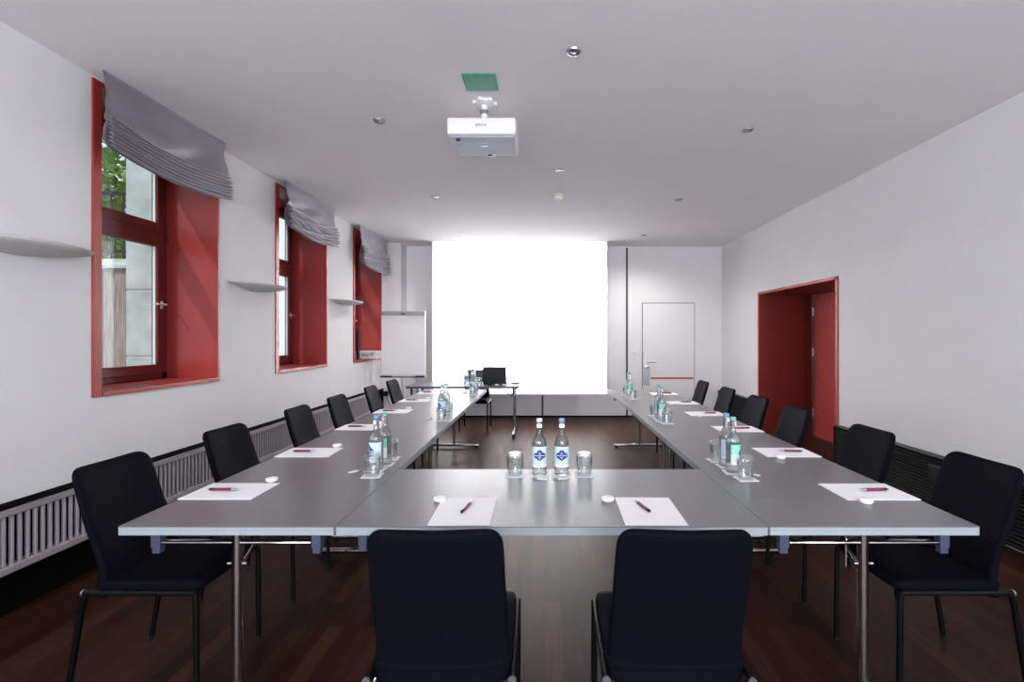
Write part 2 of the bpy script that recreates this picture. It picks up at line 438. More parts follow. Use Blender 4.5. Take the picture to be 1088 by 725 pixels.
# ------------------------------------------------------------------ outdoors seen through the windows
o = MB().box(-14, XL - REV - 0.001, -2, 16, -0.3, 0.02).build('outdoor_ground', M['soil']); o['kind'] = 'structure'
def pillar(y, label):
    f = MB()
    zz = 0.02
    while zz < 4.2:
        h = 0.62
        f.box(-3.91, -3.45, y, y + .5, zz, zz + h - .008, .010); f.box(-3.9, -3.46, y + .01, y + .49, zz + h - .02, zz + h)
        zz += h
    tag(f.build('stone_pillar', M['concrete']), label, 'pillar', 'stone pillars outside')
pillar(4.66, 'pale weathered stone pillar outside the nearest window')
# garden wall: plank fence with stone coping and iron railing above
f = MB(); x = -9.0
while x < -4.62:
    f.box(x, x + .135, 5.9 + random.uniform(-.004, .004), 5.93, .02, 2.24, .004); x += .14
pf = tag(f.build('plank_fence', M['planks']), 'weathered grey plank fence seen through the lower pane of the nearest window', 'fence')
MB().box(-9.0, -4.6, 5.84, 6.12, 2.24, 2.29, .01).build('coping', M['concrete'], pf)
MB().prism([(5.90, 2.29), (6.12, 2.29), (6.12, 2.37), (6.02, 2.38)], -9.0, -4.6, 'yz').build('stone_ledge', M['concrete'], pf)
rl = empty('iron_railing', (-6.8, 6.05, 2.38), 0, 'black iron railing of upright bars above the plank fence', 'railing')
MB().box(-2.2, 2.2, -.015, .015, .78, .82).build('top_rail', M['iron'], rl)
MB().box(-2.2, 2.2, -.012, .012, .08, .11).build('bottom_rail', M['iron'], rl)
for k in range(30):
    MB().box(-2.15 + k * .148 - .009, -2.15 + k * .148 + .009, -.009, .009, 0, .82).build('baluster', M['iron'], rl)
def bush(name, c, s, n, label, seed):
    rnd = random.Random(seed); f = MB()
    for _ in range(n):
        p = Vector((rnd.gauss(0, .42), rnd.gauss(0, .42), rnd.gauss(0, .42)))
        if p.length > 1: p = p.normalized() * rnd.random() ** .33
        p = Vector((c[0] + p.x * s[0], c[1] + p.y * s[1], max(.1, c[2] + p.z * s[2])))
        a = Vector((rnd.uniform(-1, 1), rnd.uniform(-1, 1), rnd.uniform(-1, 1))).normalized(); w = a.orthogonal().normalized()
        l = rnd.uniform(.06, .12)
        f.fan([p - a * l, p + w * l * .45, p + a * l, p - w * l * .45])
    return tag(f.build(name, M['leaf']), label, 'tree')
t1 = bush('leafy_tree', (-8.3, 8.6, 3.6), (3.0, 1.6, 2.4), 7000, 'sunlit leafy green tree behind the iron railing', 3)
MB().tube([(-8.3, 8.6, 0.02), (-8.25, 8.6, 2.0), (-8.4, 8.65, 3.6)], [.16, .12, .06], 10).build('trunk', M['planks'], t1)

# ------------------------------------------------------------------ roman blinds
def blind(idx, y0, y1, zb, flat_frac, seed, messy, label):
    rnd = random.Random(seed)
    L = y1 - y0
    root = empty('roman_blind', (XL + .13, (y0 + y1) / 2, ZC), 0, label, 'blind', 'grey roman blinds over the red windows')
    H = ZC - zb; hf = H * flat_frac
    nu = 40
    # flat upper cloth
    def pinch(u, v):      # slight waist of the side edges
        return (u - .5) * L * (1 - .03 * math.sin(PI * min(1, v)) * abs(2 * u - 1))
    rings = []
    nv = 18
    for j in range(nv + 1):
        v = j / nv; row = []
        for i in range(nu + 1):
            u = i / nu
            sag = .05 * math.sin(PI * u) * v
            crease = .014 * math.sin(9 * u + 5 * v + seed) * v + .012 * math.sin(23 * (u - .5) * (1 - .5 * v) + 11 * v) * v * v
            crease += .02 * noise.noise(Vector((u * 3 + seed, v * 2, messy))) * v * (1 + messy)
            row.append((crease - .008 + .03 * v * v, pinch(u, v), -.004 - hf * v - sag))
        rings.append(row)
    m = MB().loops(rings, False, False).build('flat_cloth', M['blind'], root, smooth=True)
    md = m.modifiers.new('thick', 'SOLIDIFY'); md.thickness = .003
    # side returns of the cloth (edge facing the wall)
    # stacked pleats
    np_ = 8; hp = (H - hf + .02) / np_
    rings = []
    seg = 8
    for k in range(np_):
        for q in range(seg):
            t = q / seg; row = []
            for i in range(nu + 1):
                u = i / nu
                sag = .05 * math.sin(PI * u) + .006 * messy * math.sin(7 * u + k)
                wob = messy * .011 * math.sin(u * (11 + 2 * (k % 3)) + k * 1.7 + seed) + .003 * math.sin(u * 17 + k)
                out = .018 + .018 * k / np_ + .034 * math.sin(PI * t) ** .55 + wob
                z = -hf + .02 - (k + t) * hp - sag + messy * .010 * math.sin(u * 9 + k * 2.1 + seed)
                row.append((out, (u - .5) * L * 1.0, z))
            rings.append(row)
    m = MB().loops(rings, False, False).build('pleat_stack', M['blind'], root, smooth=True)
    md = m.modifiers.new('thick', 'SOLIDIFY'); md.thickness = .003
    # back layer of the stack so it has depth
    rings = []
    for j in range(9):
        t = j / 8; row = []
        for i in range(nu + 1):
            u = i / nu; sag = .05 * math.sin(PI * u)
            row.append((.024 - .036 * math.sin(PI * min(1, t * 1.0)) ** .6 - .0, (u - .5) * L * .995, zb - ZC + (1 - t) * (H - hf) - sag + .004))
        rings.append(row)
    m = MB().loops(rings, False, False).build('rear_fold', M['blind'], root, smooth=True)
    md = m.modifiers.new('thick', 'SOLIDIFY'); md.thickness = .003
    MB().box(-.045, -.012, -L / 2 + .08, L / 2 - .01, -.022, -.001, .003).build('head_rail', M['black_metal'], root)
    return root
blind(1, 3.04, 4.20, 2.585, .62, 1, 0.2, 'grey satin roman blind with even pleats over the nearest red window')
blind(2, 5.16, 6.38, 2.585, .55, 5, 1.0, 'grey satin roman blind with crumpled pleats over the middle red window')
blind(3, 7.26, 8.47, 2.51, .55, 9, .6, 'grey satin roman blind over the farthest red window near the flip chart')

# ------------------------------------------------------------------ wall uplights
def sconce(yc, label):
    L, P, D = .385, .28, .055
    root = empty('wall_uplight', (XL, yc, 1.93), 0, label, 'wall lamp', 'crescent wall lamps between the windows')
    rings = []
    nu, nv = 28, 10
    for j in range(nv + 1):
        v = j / nv                       # 0 rim ... 1 bottom at the wall
        s = math.cos(v * PI / 2) ; z = -D * math.sin(v * PI / 2)
        rings.append([(max(.0005, P * s * math.sin(PI * i / nu)), L * math.cos(PI * i / nu) * (s * .55 + .45), z * (.25 + .75 * math.sin(PI * i / nu) ** .8)) for i in range(nu + 1)])
    b = MB().loops(rings, False, False)
    m = b.build('bowl', M['sconce'], root, smooth=True); md = m.modifiers.new('thick', 'SOLIDIFY'); md.thickness = .008
    MB().box(.001, .03, -.10, .10, -.045, -.012, .004).build('lamp_holder', M['white_plastic'], root)
    return root
sconce(2.63, 'crescent shaped grey wall lamp left of the nearest red window')
sconce(4.80, 'crescent shaped grey wall lamp between the nearest and middle red windows')
sconce(6.89, 'crescent shaped grey wall lamp between the middle and farthest red windows')

# ------------------------------------------------------------------ radiator on the left
rd = empty('radiator', (XL, 3.0, 0), 0, 'long low grey finned radiator along the left wall under the red windows', 'radiator')
ya, yb = -1.2 - 3.0, 7.78 - 3.0
f = MB(); y = ya + .02
while y < yb - .02:
    f.box(.088, .106, y, y + .0165, .275, .555, .003, 1); y += .0395
f.build('fin_row', M['radiator'], rd)
MB().box(.058, .118, ya, yb, .535, .575, .006).build('top_rail', M['radiator'], rd)
MB().box(.058, .118, ya, yb, .245, .285, .006).build('bottom_rail', M['radiator'], rd)
MB().box(.025, .055, ya, yb, .26, .56, .003).build('back_plate', M['black_trim'], rd)
MB().box(.022, .122, ya, yb, .5755, .583, .002).build('dark_gap_strip', M['black_trim'], rd)  # black strip standing in for the shaded gap above the rail
for yy in (-3.0, -1.0, 1.0, 3.0, 4.6):
    MB().box(.05, .08, yy, yy + .03, 0, .25, .003).build('foot', M['black_metal'], rd)

# black slatted heater covers on the right
def cover(y0, y1, label):
    c = empty('heater_cover', (XR, (y0 + y1) / 2, 0), 0, label, 'heater cover', 'black slatted heater covers on the right wall')
    h = (y1 - y0) / 2
    f = MB(); z = .05
    while z < .455:
        f.box(-.085, -.062, -h + .02, h - .02, z, z + .016, .004, 1); z += .028
    f.build('slat_grille', M['black_metal'], c)
    MB().box(-.09, -.002, -h, h, .475, .49, .003).build('top_board', M['black_metal'], c)
    MB().box(-.055, -.002, -h + .02, h - .02, .03, .475).build('back_box', M['black_trim'], c)
    for s in (-1, 1):
        MB().box(-.09, -.002, s * h - .012 if s > 0 else -h, h if s > 0 else -h + .012, .0, .475, .002).build('side_board', M['black_metal'], c)
    return c
hc = cover(.3, 5.36, 'black slatted heater cover on the right wall, nearer than the red doorway')
cover(7.5, 8.93, 'black slatted heater cover on the right wall, beyond the red doorway')
f = MB().box(XR - .098, XR - .088, 3.86, 4.02, .30, .42, .003)
tag(f.build('wall_socket', M['black_plastic']), 'black socket plate on the slatted heater cover between the nearest right chairs', 'socket')

# ------------------------------------------------------------------ ceiling fittings
def downlight(x, y, label, r=.042):
    d = empty('ceiling_spotlight', (x, y, ZC), 0, label, 'ceiling light', 'small round spotlights in the ceiling')
    MB().lathe([(r * .72, -.001), (r * .74, -.012), (r, -.010), (r + .004, -.001)], 24, cap=False).build('trim_ring', M['steel'], d, smooth=True)
    MB().lathe([(.0, -.006), (r * .45, -.007), (r * .70, -.003), (r * .70, -.001), (0, -.001)], 20, cap=False).build('bulb', M['steel'], d, smooth=True)
    l = lamp('added_fill_spot', 'SPOT', (0, 0, -.02), (0, 0, 0), FILL_SPOT_E * (0.6 if y < 4.5 else 1.6 if y < 7 else 4.2), (1.0, 0.97, 0.93), spot_size=R(150), spot_blend=1.0, shadow_soft_size=.03)  # fill light added under the unlit fitting, stronger towards the back wall
    l.parent = d
    return d
for (x, y, s) in ((.166, 2.85, 'nearest and largest of the small round ceiling spotlights, right of the green panel'),
                  (-1.247, 3.76, 'small round ceiling spotlight left of the projector'),
                  (1.593, 3.93, 'small round ceiling spotlight alone at the right of the projector'),
                  (.147, 4.89, 'small round ceiling spotlight just in front of the smoke detector'),
                  (-1.28, 5.81, 'small round ceiling spotlight behind and left of the projector'),
                  (1.586, 5.93, 'small round ceiling spotlight right of the smoke detector'),
                  (-1.28, 7.8, 'small round ceiling spotlight above the left side of the screen'),
                  (1.58, 8.0, 'small round ceiling spotlight above the right edge of the screen')):
    downlight(x, y, s)
sm = empty('smoke_detector', (.154, 5.72, ZC), 0, 'round cream smoke detector on the ceiling before the screen', 'smoke detector')
MB().lathe([(0, -.001), (.058, -.001), (.060, -.018), (.050, -.026)], 28).build('base', M['olive'], sm, smooth=True)
MB().lathe([(0, -.026), (.046, -.026), (.050, -.040), (.042, -.058), (0, -.062)], 28).build('cap', M['white_plastic'], sm, smooth=True)
hp = empty('ceiling_hatch', (-.4115, 3.19, ZC), 0, 'square green translucent panel in the ceiling before the projector', 'ceiling panel')
MB().box(-.1, .1, -.1, .1, -.007, -.0005, .001).build('panel', M['green_glass'], hp)
f = MB()
for (a_, b_, c_, d_) in ((-.105, .105, -.105, -.099), (-.105, .105, .099, .105), (-.105, -.099, -.099, .099), (.099, .105, -.099, .099)): f.box(a_, b_, c_, d_, -.008, -.0005)
f.build('frame', M['green_glass'], hp)

# ------------------------------------------------------------------ projector
pj = empty('projector', (-.42, 3.50, 2.78), 0, 'white ceiling projector hanging above the tables', 'projector')
f = MB(); f.box(-.228, .228, -.20, .20, .0, .112, .014, 3); f.build('body', M['white_plastic'], pj, smooth=True)
f = MB(); f.box(-.205, .212, -.165, .185, -.007, .002, .003)
up = f.build('underside', M['grey_plastic'], pj)
MB().box(-.03, .02, -.02, .0, -.0085, -.0065).build('type_plate', M['steel'], up)
f = MB()
for k in range(3): f.box(-.045, .03, -.085 + k * .012, -.082 + k * .012, -.0085, -.0065)
f.build('vent_slots', M['steel'], up)
MB().lathe([(0, -.022), (.013, -.022), (.013, 0), (0, 0)], 16, c=(-.165, -.125, 0)).build('foot', M['black_plastic'], up, smooth=True)
MB().lathe([(0, -.018), (.016, -.018), (.016, 0), (0, 0)], 16, c=(.02, .17, 0)).build('front_foot', M['black_plastic'], up, smooth=True)
MB().box(.03, .06, .150, .172, -.011, -.004, .002).build('foot_lever', M['white_plastic'], up)
f = MB()
f.lathe([(.050, 0), (.050, .028), (.040, .028), (.036, .004), (0.0, .004)], 28, cap=False)
ln = f.build('lens_ring', M['black_plastic'], pj, smooth=True, loc=(0, .195, .056)); ln.rotation_euler = (R(-90), 0, 0)
tx = bpy.data.curves.new('brand_text', 'FONT'); tx.body = 'EPSON'; tx.size = .024; tx.extrude = .0006; tx.align_x = 'CENTER'; tx.align_y = 'CENTER'
to = bpy.data.objects.new('brand_text', tx); COL.objects.link(to)
dg = bpy.context.evaluated_depsgraph_get(); me = bpy.data.meshes.new_from_object(to.evaluated_get(dg)); bpy.data.objects.remove(to)
me.materials.clear(); me.materials.append(M['dark_ink'])
to = bpy.data.objects.new('lettering', me); COL.objects.link(to); to.parent = pj; to.location = (-.003, -.2008, .058); to.rotation_euler = (R(90), 0, 0)
mt = empty('projector_mount', (-.42, 3.47, ZC), 0, 'white spider ceiling mount carrying the projector', 'ceiling mount')
f = MB(); f.lathe([(0, -.0005), (.062, -.0005), (.066, -.014), (.050, -.024), (.03, -.027), (0, -.027)], 28)
for k in range(6):
    a_ = k * PI / 3 + .2
    f.lathe([(0, -.0005), (.018, -.0005), (.018, -.016), (.012, -.020), (0, -.020)], 14, c=(.068 * math.cos(a_), .068 * math.sin(a_), 0))
f.build('ceiling_plate', M['white_plastic'], mt, smooth=True)
MB().tube([(0, .0, -.02), (0, 0, -.125)], .021, 16).build('drop_tube', M['white_plastic'], mt, smooth=True)
MB().lathe([(0, -.178), (.070, -.178), (.072, -.165), (.045, -.135), (.026, -.115), (0, -.115)], 24).build('ball_joint', M['white_plastic'], mt, smooth=True)
MB().lathe([(.0205, -.06), (.0285, -.062), (.0285, -.085), (.0205, -.087)], 20).build('clamp_ring', M['steel'], mt, smooth=True)
# the projector's own beam: a rectangular white picture thrown on the screen
pl = bpy.data.lights.new('projector_beam', 'SPOT'); pl.energy = PROJ_E; pl.spot_size = R(80); pl.spot_blend = 0; pl.shadow_soft_size = .01
pl.use_nodes = True; n = pl.node_tree; em = n.nodes['Emission']
tc = n.nodes.new('ShaderNodeTexCoord'); sp = n.nodes.new('ShaderNodeSeparateXYZ'); n.links.new(tc.outputs['Normal'], sp.inputs[0])
def mth(op, a, b_=None):
    q = n.nodes.new('ShaderNodeMath'); q.operation = op
    for i, v in enumerate((a, b_)):
        if v is None: continue
        if isinstance(v, (int, float)): q.inputs[i].default_value = v
        else: n.links.new(v, q.inputs[i])
    return q.outputs[0]
zn = mth('ABSOLUTE', sp.outputs['Z']); tx_ = mth('DIVIDE', sp.outputs['X'], zn); ty_ = mth('DIVIDE', sp.outputs['Y'], zn)
mx = mth('MULTIPLY', mth('LESS_THAN', mth('ABSOLUTE', mth('SUBTRACT', tx_, -.0015)), .3085), mth('MULTIPLY', mth('GREATER_THAN', ty_, -.492), mth('LESS_THAN', ty_, .046)))
n.links.new(mx, em.inputs['Strength'])
plo = bpy.data.objects.new('projector_beam', pl); COL.objects.link(plo); plo.location = (-.42, 3.735, 2.836); plo.rotation_euler = (R(90), 0, 0)

# ------------------------------------------------------------------ projection screen
sc = empty('projection_screen', (-.435, 8.53, .444), 0, 'large white projection screen hanging from the ceiling slot', 'projection screen')
MB().box(-1.495, 1.495, -.002, .002, .012, ZC - .444).build('screen_cloth', M['screen'], sc)
MB().box(-1.495, 1.495, -.008, .008, .0, .014, .003).build('bottom_bar', M['white_plastic'], sc)
MB().box(-1.52, 1.52, -.03, .06, ZC - .444 - .012, ZC - .444 - .0005, .002).build('ceiling_slot', M['white_plastic'], sc)

# ------------------------------------------------------------------ tables
def make_table(L, Wd, nominal='laminate', rounded=False, casters=False, inset=.07, inset_far=.16, foot_half=.32, bracket='bracket', ribs=True, brk=.305):
    """long side along local x, base at floor, top at .74"""
    root = empty('folding_table')
    hl, hw = L / 2, Wd / 2; t = .032; zt = .74
    rr = .05 if rounded else .004
    def outline(l, w, r):
        pts = []
        for (cx, cy, a0) in ((l - r, w - r, 0), (-l + r, w - r, 90), (-l + r, -w + r, 180), (l - r, -w + r, 270)):
            for k in range(7): a_ = R(a0 + k * 15); pts.append((cx + r * math.cos(a_), cy + r * math.sin(a_)))
        return pts
    f = MB().prism(outline(hl - .0003, hw - .0003, rr), zt - t + .001, zt); top = f.build('tabletop', M[nominal], root)
    a_, b_ = outline(hl, hw, rr + .003), outline(hl - .0018, hw - .0018, rr)
    f = MB().loops([[(x, y, zt - t) for x, y in b_], [(x, y, zt - t) for x, y in a_], [(x, y, zt - .0035) for x, y in a_], [(x, y, zt - .0035) for x, y in b_]], False)
    f.build('edge_band', M['edge'] if not rounded else M['laminate_dark'], top)
    for s in (-1, 1):
        x = -(hl - inset) if s < 0 else hl - inset_far
        f = MB().tube([(x, 0, .045), (x, 0, zt - t - .012)], .0205, 20); leg = f.build('leg', M['chrome'], root, smooth=True)
        f = MB(); f.box(x - .02, x + .02, -foot_half, foot_half, .022 if not casters else .05, .052 if not casters else .075, .010, 3)
        ft = f.build('foot', M['chrome'], leg, smooth=True)
        for q in (-1, 1):
            f = MB()
            if casters: f.tube([(x - .012, q * (foot_half - .02), .026), (x + .012, q * (foot_half - .02), .026)], .026, 16)
            else: f.lathe([(0, 0), (.017, 0), (.017, .024), (0, .024)], 14, c=(x, q * (foot_half - .03), 0))
            f.build('glide' if not casters else 'caster', M['black_plastic'], leg, smooth=True)
        MB().box(x - .014, x + .014, -brk + .02, brk - .02, zt - t - .058, zt - t - .047, .004).build('crossbar', M['chrome'], leg, smooth=True)
        for q in (-1, 1):
            yb_ = q * brk
            f = MB(); f.box(x - .014, x + .02, yb_ - .018, yb_ + .018, zt - t - .072, zt - t, .003); f.box(x - .011, x + .017, yb_ - .015, yb_ + .015, zt - t - .094, zt - t - .068, .003)
            f.build('bracket', M[bracket], leg)
        # folding stay and its screws
        xe = x - s * .30
        f = MB().tube([(x - s * .028, .0, zt - t - .14), (x - s * .05, 0, zt - t - .14), (xe, 0, zt - t - .006)], .006, 8)
        f.tube([(x - s * .05, .034, zt - t - .005), (x - s * .05, .034, zt - t - .17)], .005, 8)
        f.build('folding_stay', M['chrome'], leg, smooth=True)
        for q in (-1, 1): MB().tube([(x, q * .021, zt - t - .135), (x, q * .036, zt - t - .135)], .008, 10).build('screw_knob', M['chrome'], leg, smooth=True)
    return root

TH = .74
# left row, window side
proto = make_table(1.598, .80)
LX = -1.175; RX = 1.215
names = ['nearest', 'middle', 'farthest']
for i in range(3):
    o = proto if i == 0 else copy_tree(proto)
    o.location = (LX, 1.84 + .80 + i * 1.60, 0); o.rotation_euler = (0, 0, R(90))
    tag(o, 'grey folding table with chrome legs, %s of the left row by the windows' % names[i], 'table', 'grey folding tables set in a U')
protoR = make_table(1.598, .778)
for i in range(3):
    o = protoR if i == 0 else copy_tree(protoR)
    o.location = (RX, 1.84 + .80 + i * 1.60, 0); o.rotation_euler = (0, 0, R(90))
    tag(o, 'grey folding table with chrome legs, %s of the right row by the red doorway' % names[i], 'table', 'grey folding tables set in a U')
mid = make_table(1.598, .80)
mid.location = (.0255, 2.24, 0)
tag(mid, 'grey folding table across the front joining the two rows, two bottles at its centre', 'table', 'grey folding tables set in a U')
spk = make_table(1.61, .74, 'laminate_dark', True, True, inset=.085, inset_far=.085, foot_half=.36, bracket='black_plastic', brk=.33)
spk.location = (-1.17, 7.41, 0)
tag(spk, 'grey rounded table on castors in front of the screen carrying the black laptop', 'table')

# ------------------------------------------------------------------ chairs (facing local +y)
def make_chair():
    root = empty('conference_chair')
    def sect(w, t, n, N=28):
        out = []
        for k in range(N):
            a_ = 2 * PI * k / N; ca, sa = math.cos(a_), math.sin(a_)
            out.append((w * abs(ca) ** (2 / n) * (1 if ca >= 0 else -1), t * abs(sa) ** (2 / n) * (1 if sa >= 0 else -1)))
        return out
    # backrest: lofted shell, hollow for the sitter, leaning backwards towards the top
    rings = []; N = 28; H = .505
    vs = [0, .03, .1, .2, .3, .4, .5, .6, .7, .8, .87, .92, .955, .98, .994, 1.0]
    for v in vs:
        z0 = .400 + H * v
        lean = -.187 - .012 * math.sin(PI * min(v, .5) / .5 * .5) - .135 * max(0, v - .05) ** 1.35 + .022 * math.sin(PI * min(1, v / .55)) 
        w = .204 - .014 * v
        d = (1 - v) * H; rad = .055
        if d < rad: w -= rad - math.sqrt(max(0, rad * rad - (rad - d) ** 2))
        t = (.026 - .006 * v)
        if d < .018: t *= max(.25, math.sqrt(max(0, 1 - ((.018 - d) / .018) ** 2)))
        row = []
        for (x, y) in sect(w, t, 4.5, N):
            q = x / .2
            row.append((x, lean + y + .020 * q * q * (.4 + .6 * v), z0 + .012 * q * q * v))
        rings.append(row)
    MB().loops(rings).build('backrest', M['black_fabric'], root, smooth=True, subsurf=1)
    # seat cushion
    rings = []
    for j in range(15):
        v = j / 14; y = -.215 + .445 * v
        edge = min(v, 1 - v) * .445; rr = .03
        e = 1.0 if edge > rr else math.sqrt(max(0.02, 1 - ((rr - edge) / rr) ** 2))
        w = (.208 + .004 * math.sin(PI * v)) - (.012 if v > .9 else 0) * (v - .9) / .1
        t = .027 * max(.3, e)
        zc = .459 + .006 * v - .012 * max(0, (v - .75) / .25) ** 2
        rings.append([(x, y, zc + yy - .006 * (1 - (x / w) ** 2) * (yy > 0)) for (x, yy) in sect(w - .01 * (1 - e), t, 5, 28)])
    MB().loops(rings).build('seat', M['black_fabric'], root, smooth=True, subsurf=1)
    # frame under the seat
    f = MB(); zf = .436; hw = .212; fy, ry = .205, -.215
    f.tube([(-hw, ry - .015, zf), (-hw, fy, zf)], .0115, 10); f.tube([(hw, ry - .015, zf), (hw, fy, zf)], .0115, 10)
    f.tube([(-hw, fy - .02, zf), (hw, fy - .02, zf)], .0105, 10); f.tube([(-hw, ry + .05, zf), (hw, ry + .05, zf)], .0105, 10)
    fr = f.build('seat_frame', M['black_metal'], root, smooth=True)
    for s in (-1, 1): MB().tube([(s * hw, ry - .015, zf), (s * hw, ry - .021, zf)], .0125, 12).build('end_cap', M['steel'], fr, smooth=True)
    for s in (-1, 1):
        f = MB().tube([(s * hw, fy, zf + .004), (s * hw, fy + .004, zf - .05), (s * hw, fy + .006, .012)], .0115, 12)
        lg = f.build('leg', M['black_metal'], root, smooth=True)
        MB().lathe([(0, 0), (.013, 0), (.014, .016), (0, .016)], 12, c=(s * hw, fy + .006, 0)).build('glide', M['black_plastic'], lg, smooth=True)
        f = MB().tube([(s * hw, ry + .01, zf + .002), (s * hw, ry - .012, zf - .012), (s * hw, ry - .022, zf - .05), (s * hw, ry - .085, .012)], .0115, 12)
        lg = f.build('leg', M['black_metal'], root, smooth=True)
        MB().lathe([(0, 0), (.013, 0), (.014, .016), (0, .016)], 12, c=(s * hw, ry - .086, 0)).build('glide', M['black_plastic'], lg, smooth=True)
    return root
chair = make_chair()
CH = []
ordn = ['nearest', 'second', 'third', 'fourth', 'fifth', 'sixth and farthest']
for i, y in enumerate((2.17, 2.93, 3.79, 4.50, 5.38, 6.12)):
    CH.append((LX - .40, y, -90 + (0, -1, 1, 0, 2, -1)[i], 'black upholstered chair, %s along the left table row by the windows' % ordn[i], 'black chairs on the window side'))
for i, y in enumerate((2.17, 2.90, 3.775, 4.44, 5.19, 6.00)):
    CH.append((RX + .385, y, 90 + (0, 1, -1, 1, 0, -1)[i], 'black upholstered chair, %s along the right table row by the doorway' % ordn[i], 'black chairs on the doorway side'))
CH.append((-.312, 1.69, 1.0, 'black chair seen from behind at the front table, left one of the two', 'black chairs with their backs to the viewer'))
CH.append((.396, 1.69, -1.0, 'black chair seen from behind at the front table, right one of the two', 'black chairs with their backs to the viewer'))
CH.append((-1.08, 7.74, 180, 'black chair behind the laptop table facing the room', None))
for i, (x, y, a_, lb, g) in enumerate(CH):
    o = chair if i == 0 else copy_tree(chair)
    o.location = (x, y, 0); o.rotation_euler = (0, 0, R(a_)); tag(o, lb, 'chair', g)

# ------------------------------------------------------------------ paper, pens, sweets
def make_pad():
    f = MB(); f.box(-.116, .116, -.158, .158, 0, .003)
    return f.build('notepad', M['white_paper'])
def make_pen():
    p = empty('ballpoint_pen')
    MB().tube([(0, -.035, .007), (0, .045, .007)], .0065, 10).build('barrel', M['burgundy'], p, smooth=True)
    MB().tube([(0, -.0352, .007), (0, -.058, .007), (0, -.070, .007)], [.0064, .0045, .0012], 10).build('tip', M['steel'], p, smooth=True)
    MB().tube([(0, .0452, .007), (0, .062, .007), (0, .0621, .007), (0, .070, .007)], [.0064, .0058, .003, .003], 10).build('push_button', M['black_plastic'], p, smooth=True)
    MB().box(-.0022, .0022, .012, .056, .0128, .0145).build('clip', M['steel'], p)
    return p
def make_sweet():
    f = MB(); f.lathe([(0, 0), (.021, 0), (.0265, .005), (.028, .012), (.0265, .016), (.022, .018), (0, .0185)], 26)
    return f.build('wrapped_sweet', M['white_paper'], smooth=True)
pad, pen, sweet = make_pad(), make_pen(), make_sweet()
used = [False]
def place_set(x, y, rz, where, pen_off, pen_rot, sw):
    first = not used[0]; used[0] = True
    p = pad if first else pad.copy(); q = pen if first else copy_tree(pen); s = sweet if first else sweet.copy()
    if not first: COL.objects.link(p); COL.objects.link(s)
    p.location = (x, y, TH + .0005); p.rotation_euler = (0, 0, rz); tag(p, 'white writing paper ' + where, 'paper', 'white writing papers on the tables')
    q.location = (x + pen_off[0], y + pen_off[1], TH + .004); q.rotation_euler = (0, 0, pen_rot); tag(q, 'burgundy pen on the paper ' + where, 'pen', 'burgundy pens on the papers')
    s.location = (x + sw[0], y + sw[1], TH + .0005); tag(s, 'small round white wrapped sweet beside the paper ' + where, 'sweet', 'white wrapped sweets on the tables')
o6 = ['nearest', 'second', 'third', 'fourth', 'fifth', 'farthest']
place_set(-.322, 2.008, R(1.0), 'at the left chair of the front table', (.005, .02), R(170), (-.125, .12))
place_set(.417, 2.008, R(-1.0), 'at the right chair of the front table', (-.02, .03), R(195), (-.15, .12))
for i, y in enumerate((2.262, 3.02, 3.86, 4.68, 5.47, 6.22)):
    place_set(-1.42, y, R(90 + (0, 1, -1, 0, 1, 0)[i]), 'before the %s chair of the left row' % o6[i], (-.03, -.005), R(90), (.10, .155))
for i, y in enumerate((2.255, 3.02, 3.78, 4.53, 5.29, 6.12)):
    place_set(1.452, y, R(90 + (0, -1, 1, 0, 1, 0)[i]), 'before the %s chair of the right row' % o6[i], (.03, .0), R(-90 + (4, -6, 2, 0, 3, 0)[i]), (-.10, -.150))

